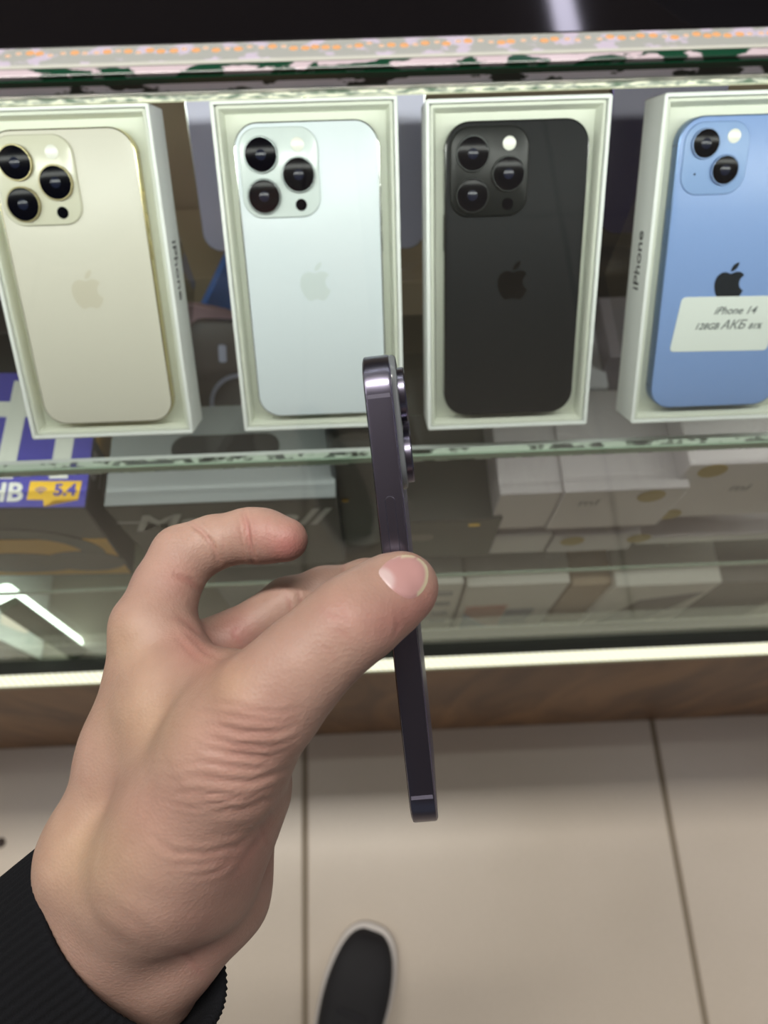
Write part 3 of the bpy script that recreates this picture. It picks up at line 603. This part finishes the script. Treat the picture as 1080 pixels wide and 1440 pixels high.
# ------------------------------------------------------------------ hand (signed distance field -> surface)
def hand_mesh():
    h = .00085
    lo = np.array([-.190, -.215, -.345]); hi = np.array([.035, .020, -.165])
    n = np.ceil((hi-lo)/h).astype(int)+1
    ax = [lo[i]+h*np.arange(n[i]) for i in range(3)]
    def new(): return np.full(tuple(n), .03, np.float32)
    def smin(a, b, k):
        hh = np.clip(.5+.5*(b-a)/k, 0, 1); return b*(1-hh)+a*hh-k*hh*(1-hh)
    def cap(D, a, b, ra, rb, k, fa=1.0):
        a = np.array(PC(*a)); b = np.array(PC(*b)); R = max(ra, rb)+2.2*k+.003
        mn = np.minimum(a, b)-R; mx = np.maximum(a, b)+R
        i0 = np.clip(np.floor((mn-lo)/h).astype(int), 0, n-1); i1 = np.clip(np.ceil((mx-lo)/h).astype(int)+1, 1, n)
        s = tuple(slice(i0[i], i1[i]) for i in range(3))
        X = ax[0][s[0]][:, None, None]; Y = ax[1][s[1]][None, :, None]; Z = ax[2][s[2]][None, None, :]
        ab = b-a; L2 = max((ab**2).sum(), 1e-12)
        t = np.clip(((X-a[0])*ab[0]+(Y-a[1])*ab[1]+(Z-a[2])*ab[2])/L2, 0, 1)
        d = np.sqrt((X-a[0]-t*ab[0])**2+(Y-a[1]-t*ab[1])**2+(Z-a[2]-t*ab[2])**2)-(ra+(rb-ra)*t)
        D[s] = smin(D[s], d.astype(np.float32), k)
    def chain(pts, k):
        D = new()
        for p, q in zip(pts, pts[1:]): cap(D, p[:3], q[:3], p[3], q[3], k)
        return D
    # palm
    D = new()
    for a, b, ra, rb in [
        ((208, 893, .246), (176, 1060, .243), .0112, .0125),
        ((176, 1060, .243), (142, 1205, .242), .0125, .0175),
        ((232, 905, .268), (200, 1180, .262), .0125, .0160),
        ((250, 960, .292), (230, 1190, .270), .0115, .0160),
        ((270, 1030, .306), (262, 1230, .280), .0110, .0160),
        ((250, 920, .252), (300, 1010, .240), .0100, .0130),
        ((245, 945, .240), (330, 965, .222), .0110, .0105),
        ((225, 1000, .232), (258, 1150, .226), .0120, .0165),
        ((330, 1030, .214), (235, 1215, .218), .0170, .0195),
        ((330, 1110, .226), (285, 1230, .232), .0170, .0180),
        ((345, 1130, .262), (305, 1255, .252), .0130, .0155),
        ((305, 1255, .251), (255, 1318, .247), .0155, .0140),
        ((142, 1205, .241), (115, 1300, .250), .0175, .0160),
        ((235, 1215, .228), (165, 1320, .244), .0175, .0160),
        ((255, 1280, .248), (215, 1385, .254), .0150, .0150),
        ((165, 1280, .248), (30, 1380, .300), .0170, .0190),
        ((220, 1330, .252), (90, 1440, .305), .0165, .0190),
    ]: cap(D, a, b, ra, rb, .012)
    idx = chain([(214, 876, .249, .0128), (234, 826, .256, .0108), (257, 783, .262, .0106), (300, 763, .264, .0090), (348, 753, .263, .0089), (372, 754, .261, .0087), (402, 759, .259, .0077)], .0045)
    mid = chain([(248, 925, .272, .0115), (322, 900, .279, .0098), (405, 847, .284, .0090), (455, 828, .289, .0080), (515, 815, .2945, .0076), (556, 812, .2976, .0070)], .0045)
    ring = chain([(262, 985, .294, .0110), (345, 965, .302, .0092), (432, 930, .306, .0084), (500, 880, .3035, .0074), (552, 872, .2968, .0068)], .0045)
    pin = chain([(280, 1050, .308, .0100), (352, 1035, .313, .0082), (410, 1008, .314, .0074), (446, 975, .306, .0068), (470, 950, .298, .0062)], .0045)
    thumb = chain([(160, 1320, .249, .0150), (205, 1245, .228, .0150), (252, 1165, .214, .0146), (318, 1065, .206, .0152), (378, 985, .202, .0140), (430, 930, .200, .0118), (487, 879, .2005, .0110), (520, 856, .2050, .0102), (556, 831, .2100, .0094), (570, 824, .2112, .0086)], .007)
    for F, k in ((idx, .007), (mid, .006), (ring, .006), (pin, .006)): D = smin(D, F, k)
    D = smin(D, thumb, .010)
    # surface nets
    s = D < 0
    A = D[:-1, :-1, :-1]; cnt = np.zeros(A.shape, np.int16); pos = [np.zeros(A.shape, np.float32) for _ in range(3)]
    sl = lambda o: tuple(slice(o[i], o[i]+A.shape[i]) for i in range(3))
    act = np.zeros(A.shape, bool); tot = np.zeros(A.shape, np.int8)
    for o in np.ndindex(2, 2, 2): tot += s[sl(o)]
    act = (tot > 0) & (tot < 8); ci = np.argwhere(act)
    vp = np.zeros((len(ci), 3)); vc = np.zeros(len(ci))
    for axis in range(3):
        oth = [i for i in range(3) if i != axis]
        for u in (0, 1):
            for v in (0, 1):
                o0 = [0, 0, 0]; o0[oth[0]] = u; o0[oth[1]] = v; o1 = list(o0); o1[axis] = 1
                c0 = ci+o0; c1 = ci+o1
                d0 = D[c0[:, 0], c0[:, 1], c0[:, 2]]; d1 = D[c1[:, 0], c1[:, 1], c1[:, 2]]
                m = (d0 < 0) != (d1 < 0); t = np.where(m, d0/np.where(m, d0-d1, 1), 0)
                p = np.array([o0]*len(ci), float); p[:, axis] = t
                vp[m] += p[m]; vc[m] += 1
    vp = (ci+vp/vc[:, None])*h+lo
    idm = np.full(A.shape, -1, np.int64); idm[act] = np.arange(len(ci))
    faces = []
    for axis in range(3):
        oth = [(axis+1) % 3, (axis+2) % 3]
        s0 = [slice(None)]*3; s1 = [slice(None)]*3; s0[axis] = slice(0, -1); s1[axis] = slice(1, None)
        e = np.argwhere(s[tuple(s0)] != s[tuple(s1)])
        ok = np.ones(len(e), bool)
        for i in oth: ok &= (e[:, i] > 0) & (e[:, i] < A.shape[i])
        ok &= e[:, axis] < A.shape[axis]
        e = e[ok]; quad = []
        for (u, v) in ((0, 0), (1, 0), (1, 1), (0, 1)):
            c = e.copy(); c[:, oth[0]] -= u; c[:, oth[1]] -= v; quad.append(idm[c[:, 0], c[:, 1], c[:, 2]])
        q = np.stack(quad, 1); inside = s[tuple(e.T)]
        q[~inside] = q[~inside][:, ::-1]; faces.append(q)
    return vp, np.concatenate(faces)
hv, hf = hand_mesh()
fn = np.cross(hv[hf[:, 2]]-hv[hf[:, 0]], hv[hf[:, 3]]-hv[hf[:, 1]])
vn = np.zeros_like(hv)
for i in range(4): np.add.at(vn, hf[:, i], fn)
vn /= np.linalg.norm(vn, axis=1)[:, None]+1e-12
px = 540+hv[:, 0]/-hv[:, 2]*F_PX; py = 720-hv[:, 1]/-hv[:, 2]*F_PX; dz = -hv[:, 2]
if (vn*hv).sum(1)[np.argmin(dz)] > 0: vn = -vn; hf = hf[:, ::-1]
facing = np.clip(-(vn*hv).sum(1)/np.linalg.norm(hv, axis=1)*2.5+.2, 0, 1)
def pdist(pts):
    best = np.full(len(px), 1e9); bt_ = np.zeros(len(px)); tot_ = len(pts)-1
    for i, ((x0, y0), (x1, y1)) in enumerate(zip(pts, pts[1:])):
        t = np.clip(((px-x0)*(x1-x0)+(py-y0)*(y1-y0))/((x1-x0)**2+(y1-y0)**2), 0, 1)
        d = np.hypot(px-x0-t*(x1-x0), py-y0-t*(y1-y0)); m = d < best
        best[m] = d[m]; bt_[m] = (i+t[m])/tot_
    return best, bt_
disp = np.zeros(len(hv)); redness = np.zeros(len(hv))
def crease(pts, amp, wid, zr=(0, 1), red=.35, ridge=.5):
    global disp, redness
    d, t = pdist(pts); w_ = np.sin(np.clip(t, .03, .97)*math.pi)**.5
    sel = (dz > zr[0]) & (dz < zr[1])
    g = np.exp(-(d/wid)**2)*w_*facing*sel
    amp *= .40; red *= .55
    disp -= amp*g; disp += amp*ridge*np.exp(-((d-wid*2.1)/wid)**2)*w_*facing*sel
    redness += red*g
IDXZ = (.235, .30); MIDZ = (.262, .33); NEAR = (.16, .245)
# finger joints
crease([(341, 716), (346, 735), (350, 760), (357, 790)], .0026, 3.2, IDXZ, .7)
crease([(267, 735), (285, 748), (300, 768), (308, 792)], .0022, 3.0, IDXZ, .6)
crease([(310, 745), (314, 765), (313, 785)], .0003, 2.5, IDXZ, .3)
crease([(378, 728), (377, 745), (380, 762)], .0003, 3, IDXZ, .3)
crease([(247, 808), (268, 818), (285, 835)], .0016, 4, IDXZ, .5)
crease([(338, 880), (328, 890), (343, 912)], .0006, 3, MIDZ, .5)
crease([(402, 835), (408, 850), (412, 868)], .0007, 3, MIDZ, .6); crease([(418, 828), (424, 845), (428, 858)], .0006, 3, MIDZ, .5)
crease([(483, 792), (484, 800), (482, 808)], .0006, 2.5, MIDZ, .6)
# web between thumb and index
for (a, b, c) in (((236, 868), (256, 872), (284, 892)), ((246, 862), (266, 876), (292, 905)), ((268, 850), (284, 872), (296, 900)), ((255, 880), (290, 918), (318, 932)), ((246, 892), (275, 925), (305, 938))):
    crease([a, b, c], .0006, 4, (.2, .28), .25)
# thumb knuckle
for q in ([(448, 850), (458, 864), (474, 872)], [(462, 858), (470, 868), (486, 872)], [(476, 850), (486, 862), (490, 876)], [(470, 885), (485, 892), (496, 905)], [(450, 905), (466, 918), (474, 935)]):
    crease(q, .00035, 3.2, NEAR, .3)
crease([(555, 862), (560, 880), (552, 898)], .0004, 3, NEAR, .2)
# wrinkles of the thenar fold
W_ = [[(300, 1020), (345, 1030), (390, 1030), (418, 1018)], [(285, 1035), (330, 1048), (380, 1052), (414, 1040)], [(290, 1052), (330, 1060), (375, 1066), (412, 1052)],
      [(270, 1068), (315, 1078), (360, 1080), (408, 1066)], [(265, 1090), (315, 1098), (352, 1100), (405, 1082)], [(250, 1112), (305, 1118), (345, 1124), (398, 1100)],
      [(300, 1140), (340, 1140), (375, 1125), (400, 1112)], [(215, 1178), (245, 1200), (290, 1202), (335, 1190), (380, 1150)], [(240, 1215), (280, 1216), (320, 1208), (350, 1190)],
      [(265, 1232), (300, 1228), (340, 1206)], [(300, 985), (350, 998), (395, 1004), (426, 996)], [(300, 1003), (350, 1012), (395, 1016), (422, 1006)]]
for i, q in enumerate(W_): crease(q, (.0008, .0007, .0009, .0006, .0008, .0006, .0010, .0008, .0006, .0005, .0005, .0005)[i]*1.1, (4.5, 4, 5, 4, 5, 4, 7, 5, 5, 4, 4, 4)[i], (.16, .27), .22, .6)
rs = np.random.RandomState(3)
for i in range(26):                                  # fine skin folds running across the thumb base
    x0 = rs.uniform(200, 330); y0 = rs.uniform(980, 1180); L_ = rs.uniform(50, 110)
    crease([(x0, y0), (x0+L_*.5, y0+L_*.10+rs.uniform(-4, 4)), (x0+L_, y0+rs.uniform(-6, 4))], .00022, 3.2, (.16, .27), .05, .6)
# palm line and heel of the hand
crease([(400, 1088), (395, 1120), (375, 1165), (350, 1200), (328, 1235)], .0012, 7, (.16, .30), .35, .2)
crease([(235, 1335), (260, 1345), (295, 1382)], .0008, 5, (.16, .30), .4, .4)
crease([(140, 1265), (190, 1300), (225, 1332)], .0005, 9, (.16, .30), .1, .5)
crease([(366, 1160), (372, 1180), (376, 1195)], .0005, 4, (.16, .30), .3)
hv2 = hv+vn*disp[:, None]
base = np.array(srgb(160, 131, 119)[:3]); pinkc = np.array(srgb(158, 103, 99)[:3]); yel = np.array(srgb(178, 152, 124)[:3])
def blob(x, y, r, zr=(0, 1)): return np.exp(-(((px-x)**2+(py-y)**2)/r**2))*((dz > zr[0]) & (dz < zr[1]))
pk = .85*blob(405, 768, 34, IDXZ)+.4*blob(355, 745, 22, IDXZ)+.3*blob(250, 815, 30)+.35*blob(300, 935, 36)+.5*blob(335, 890, 30, MIDZ)+.35*blob(265, 905, 30)
pk += .5*blob(600, 855, 40, NEAR)+.25*blob(480, 865, 30, NEAR)+.25*blob(330, 1030, 80)+.35*blob(360, 1220, 60)+.2*blob(200, 1150, 60)+.4*blob(545, 880, 40, NEAR)+.25*blob(290, 1330, 60)
pk = np.clip(pk+redness, 0, 1)[:, None]
yl = np.clip(.6*blob(120, 1200, 80)+.5*blob(200, 1010, 70)+.4*blob(320, 960, 40)+.4*blob(170, 900, 40)+.3*blob(560, 790, 18, NEAR), 0, 1)[:, None]  # yellowish light on the hand's left side, put into the skin colour
colr = base*(1-pk)+pinkc*pk; colr = colr*(1-yl)+yel*yl
me = bpy.data.meshes.new('hand'); me.vertices.add(len(hv2)); me.vertices.foreach_set('co', hv2.astype(np.float32).ravel())
me.loops.add(len(hf)*4); me.loops.foreach_set('vertex_index', hf.astype(np.int32).ravel())
me.polygons.add(len(hf)); me.polygons.foreach_set('loop_start', (np.arange(len(hf))*4).astype(np.int32)); me.update(calc_edges=True); me.validate()
ca = me.color_attributes.new('tone', 'FLOAT_COLOR', 'POINT'); ca.data.foreach_set('color', np.concatenate([colr, np.clip(1.2*blob(320, 1080, 115)+.5*blob(470, 880, 60, NEAR), 0, 1)[:, None]], 1).astype(np.float32).ravel())
me.transform(CAMM)
skin = bpy.data.materials.new('skin'); skin.use_nodes = True; nt = skin.node_tree; b = nt.nodes['Principled BSDF']
at = nt.nodes.new('ShaderNodeAttribute'); at.attribute_name = 'tone'
tc = nt.nodes.new('ShaderNodeTexCoord'); n1 = nt.nodes.new('ShaderNodeTexNoise'); n1.inputs['Scale'].default_value = 90; n1.inputs['Detail'].default_value = 6
vo = nt.nodes.new('ShaderNodeTexVoronoi'); vo.inputs['Scale'].default_value = 950
n3 = nt.nodes.new('ShaderNodeTexNoise'); n3.inputs['Scale'].default_value = 420; n3.inputs['Detail'].default_value = 5
for q in (n1, vo, n3): nt.links.new(tc.outputs['Object'], q.inputs['Vector'])
r = nt.nodes.new('ShaderNodeValToRGB'); e = r.color_ramp.elements; e[0].position = .3; e[0].color = (.84, .78, .76, 1); e[1].position = .7; e[1].color = (1.06, 1.04, 1.02, 1)
mx = nt.nodes.new('ShaderNodeMix'); mx.data_type = 'RGBA'; mx.blend_type = 'MULTIPLY'; mx.inputs[0].default_value = .6
nt.links.new(n1.outputs['Fac'], r.inputs[0]); nt.links.new(at.outputs['Color'], mx.inputs[6]); nt.links.new(r.outputs[0], mx.inputs[7]); nt.links.new(mx.outputs[2], b.inputs['Base Color'])
ad_ = nt.nodes.new('ShaderNodeMath'); ad_.operation = 'ADD'; nt.links.new(vo.outputs['Distance'], ad_.inputs[0]); nt.links.new(n3.outputs['Fac'], ad_.inputs[1])
mpl = nt.nodes.new('ShaderNodeMapping'); mpl.inputs['Scale'].default_value = (110, 780, 780); mpl.inputs['Rotation'].default_value = (0, math.radians(8), math.radians(6))
n4 = nt.nodes.new('ShaderNodeTexNoise'); n4.inputs['Scale'].default_value = 1; n4.inputs['Detail'].default_value = 4; nt.links.new(tc.outputs['Object'], mpl.inputs[0]); nt.links.new(mpl.outputs[0], n4.inputs['Vector'])
mm = nt.nodes.new('ShaderNodeMath'); mm.operation = 'MULTIPLY'; nt.links.new(n4.outputs['Fac'], mm.inputs[0]); nt.links.new(at.outputs['Alpha'], mm.inputs[1])
mm2 = nt.nodes.new('ShaderNodeMath'); mm2.operation = 'MULTIPLY_ADD'; mm2.inputs[1].default_value = 2.2; nt.links.new(mm.outputs[0], mm2.inputs[0]); nt.links.new(ad_.outputs[0], mm2.inputs[2])
bpn = nt.nodes.new('ShaderNodeBump'); bpn.inputs['Strength'].default_value = .28; bpn.inputs['Distance'].default_value = .00035
nt.links.new(mm2.outputs[0], bpn.inputs['Height']); nt.links.new(bpn.outputs[0], b.inputs['Normal'])
b.inputs['Roughness'].default_value = .5; b.inputs['Subsurface Weight'].default_value = .12; b.inputs['Subsurface Radius'].default_value = (1, .35, .2); b.inputs['Subsurface Scale'].default_value = .004
b.inputs['Specular IOR Level'].default_value = .35
person = thing('person', 'person in a black ribbed sleeve, left hand holding up the purple phone', 'person', Matrix.Translation(P(60, 1420, .285)))
Pinv = Matrix.Translation(-P(60, 1420, .285))
me.transform(Pinv)
hand = link('left_hand', me, skin, person, True)
# nail, pressed onto the thumb surface
from mathutils.bvhtree import BVHTree
nearmask = (dz[hf].mean(1) < .24) & (px[hf].mean(1) > 440)
sub = hf[nearmask]
bvh = BVHTree.FromPolygons([tuple(v) for v in hv2], [tuple(int(i) for i in q) for q in sub])
NC = (570, 811)
NO = [(531, 806), (537, 795), (546, 787), (558, 781), (574, 778), (588, 781), (599, 790), (604, 803), (602, 820), (594, 834), (583, 842), (570, 842), (556, 834), (543, 822)]
def smooth_loop(p, n=48):
    out = []; k = len(p)
    for i in range(n):
        u = i/n*k; j = int(u); t = u-j; p0, p1, p2, p3 = (p[(j-1) % k], p[j % k], p[(j+1) % k], p[(j+2) % k])
        out.append(tuple(.5*((2*p1[c])+(-p0[c]+p2[c])*t+(2*p0[c]-5*p1[c]+4*p2[c]-p3[c])*t*t+(-p0[c]+3*p1[c]-3*p2[c]+p3[c])*t**3) for c in (0, 1)))
    return out
NL = smooth_loop(NO)
def hit(x, y):
    d_ = Vector(PC(x, y, 1)).normalized(); r_ = bvh.ray_cast(Vector((0, 0, 0)), d_)
    return r_[0]
bm = bmesh.new(); rings = []; RN = 9; layer = bm.verts.layers.float_color.new('tone')
c0h = hit(*NC)
for k in range(RN+1):
    f = k/RN; rg = []
    for (x, y) in NL:
        xx = NC[0]+(x-NC[0])*f; yy = NC[1]+(y-NC[1])*f
        q = hit(xx, yy)
        if q is None: q = c0h+(Vector(PC(xx, yy, .2035))-c0h)*1.0; 
        lift = .00055*math.sqrt(max(0, 1-f**6))-.00012
        v = bm.verts.new(q-q.normalized()*lift)
        rg.append(v)
        lun = max(0, min(1, (1.0-math.hypot((xx-536)/22, (yy-817)/22))*3))
        rim = 1 if (f > .86 and (xx > 586 or yy < 783)) else 0
        c = Vector(srgb(172, 132, 130)[:3])*(1-lun)+Vector(srgb(190, 168, 168)[:3])*lun
        if rim: c = Vector(srgb(192, 183, 156)[:3])
        v[layer] = (c.x, c.y, c.z, 1)
    rings.append(rg)
for a, b2 in zip(rings[1:], rings[2:]):
    for j in range(len(a)): bm.faces.new((a[j], a[(j+1) % len(a)], b2[(j+1) % len(a)], b2[j]))
bm.faces.new(rings[1])
for rg in rings[0]: bm.verts.remove(rg)
nailm = bpy.data.materials.new('nail'); nailm.use_nodes = True; nb = nailm.node_tree.nodes['Principled BSDF']; na = nailm.node_tree.nodes.new('ShaderNodeAttribute'); na.attribute_name = 'tone'
nailm.node_tree.links.new(na.outputs['Color'], nb.inputs['Base Color']); nb.inputs['Roughness'].default_value = .38; nb.inputs['Specular IOR Level'].default_value = .4
xf(bm, Pinv @ CAMM); no = obj('thumb_nail', bm, nailm, person, True, 180)
# ------------------------------------------------------------------ sleeve: ribbed cuff
ax_ = Vector((-.64, -.61, -.46)).normalized(); e1 = (Vector((.69, -.72, 0))-ax_*Vector((.69, -.72, 0)).dot(ax_)).normalized(); e2 = ax_.cross(e1)
if e2.z < 0: e2 = -e2
rc = Vector(PC(190, 1306, .2426))
def ring_pt(s, th, r1, r2, rib): 
    k = 1+rib*math.cos(th*84)
    return rc+ax_*s+e1*(1.07*r1*k*math.cos(th))+e2*(r2*k*math.sin(th))
bm = bmesh.new(); NT = 504
prof = [(.030, .0335, .0205, 0), (.006, .0340, .0208, .0), (.0006, .0350, .0216, .003), (-.0004, .0365, .0228, .006), (.0006, .0377, .0238, .009), (.004, .0383, .0244, .010), (.02, .0390, .0256, .010), (.045, .0400, .028, .010), (.070, .0415, .031, .010), (.074, .0440, .035, .0), (.10, .047, .038, 0), (.20, .052, .044, 0)]
rg = []
for (s_, r1, r2, rb) in prof:
    rg.append([bm.verts.new(ring_pt(s_, 2*math.pi*i/NT, r1, r2, rb)) for i in range(NT)])
for a, b2 in zip(rg, rg[1:]):
    for j in range(NT): bm.faces.new((a[j], a[(j+1) % NT], b2[(j+1) % NT], b2[j]))
xf(bm, Pinv @ CAMM)
obj('ribbed_sleeve', bm, mat('black_knit', srgb(13, 14, 18), .95, bump=.6, bscale=1500, Specular_IOR_Level=.2), person, True, 180)
# ------------------------------------------------------------------ shoe
toe = onZ(527, 1303, .01); heel_dir = (onZ(488, 1440, .01)-toe); heel_dir.z = 0; heel_dir.normalize()
sd = Vector((heel_dir.y, -heel_dir.x, 0)); SL = .285
shoe = thing('shoe', 'black canvas shoe with thin white sole on the tiled floor', 'shoe', frame(toe, sd, heel_dir, (0, 0, 1)) if sd.cross(heel_dir).z > 0 else frame(toe, -sd, heel_dir, (0, 0, 1)))
shoe.location.z = .0008
# sections along the shoe: (distance from toe, left half width, right half width, upper height)
SEC = [(0, .004, .004, .012), (.004, .016, .018, .030), (.012, .027, .029, .042), (.026, .037, .038, .050), (.048, .045, .044, .056), (.080, .050, .048, .062), (.115, .050, .046, .075), (.16, .044, .038, .092), (.21, .038, .034, .10), (.255, .034, .032, .10), (.276, .024, .022, .096), (.285, .006, .006, .09)]
def shoe_loft(grow, zlo, ztop, nm, m):
    bm = bmesh.new(); rings = []; N = 24
    for (s_, l_, r_, hh) in SEC:
        g_ = []
        for i in range(N):
            th = 2*math.pi*i/N; c, s2 = math.cos(th), math.sin(th)
            wv_ = (r_+grow if c > 0 else l_+grow)
            p_ = .55 if ztop is None else .25
            x = wv_*math.copysign(abs(c)**(.8 if ztop is None else .6), c); top = (hh if ztop is None else ztop)
            z = zlo+(top-zlo)*(.5+.5*math.copysign(abs(s2)**p_, s2))
            g_.append(bm.verts.new((x, s_*(1+2*grow/SL)-grow, z)))
        rings.append(g_)
    for a, b2 in zip(rings, rings[1:]):
        for j in range(N): bm.faces.new((a[j], a[(j+1) % N], b2[(j+1) % N], b2[j]))
    bm.faces.new(rings[0][::-1]); bm.faces.new(rings[-1])
    o = obj(nm, bm, m, shoe, True, 180); md = o.modifiers.new('s', 'SUBSURF'); md.levels = 1; md.render_levels = 2; return o
shoe_loft(.0058, 0, .026, 'sole', mat('shoe_sole', srgb(214, 208, 204), .6))
shoe_loft(0, .012, None, 'shoe_upper', mat('black_canvas', srgb(27, 26, 30), .75, bump=.5, bscale=900, var=.2, vscale=25))
bm = bmesh.new()
for k in range(4): box(bm, (0, .105+k*.018, .0765+k*.0065), (.040, .006, .003), .001, 1)
obj('laces', bm, mat('laces_black', srgb(34, 33, 38), .8), shoe)
# scrap on the floor at the left
a = onZ(1, 1185, 0.001)
bm = bmesh.new(); disc(bm, 0, 0, [(.008, 0), (.007, .003), (.003, .005)], 9); o = obj('floor_scrap', bm, mat('scrap_brown', srgb(66, 54, 50), .8)); o.location = (a.x, a.y, .0008)
tag(o, 'small dark brown scrap on the floor at the left edge', 'scrap')
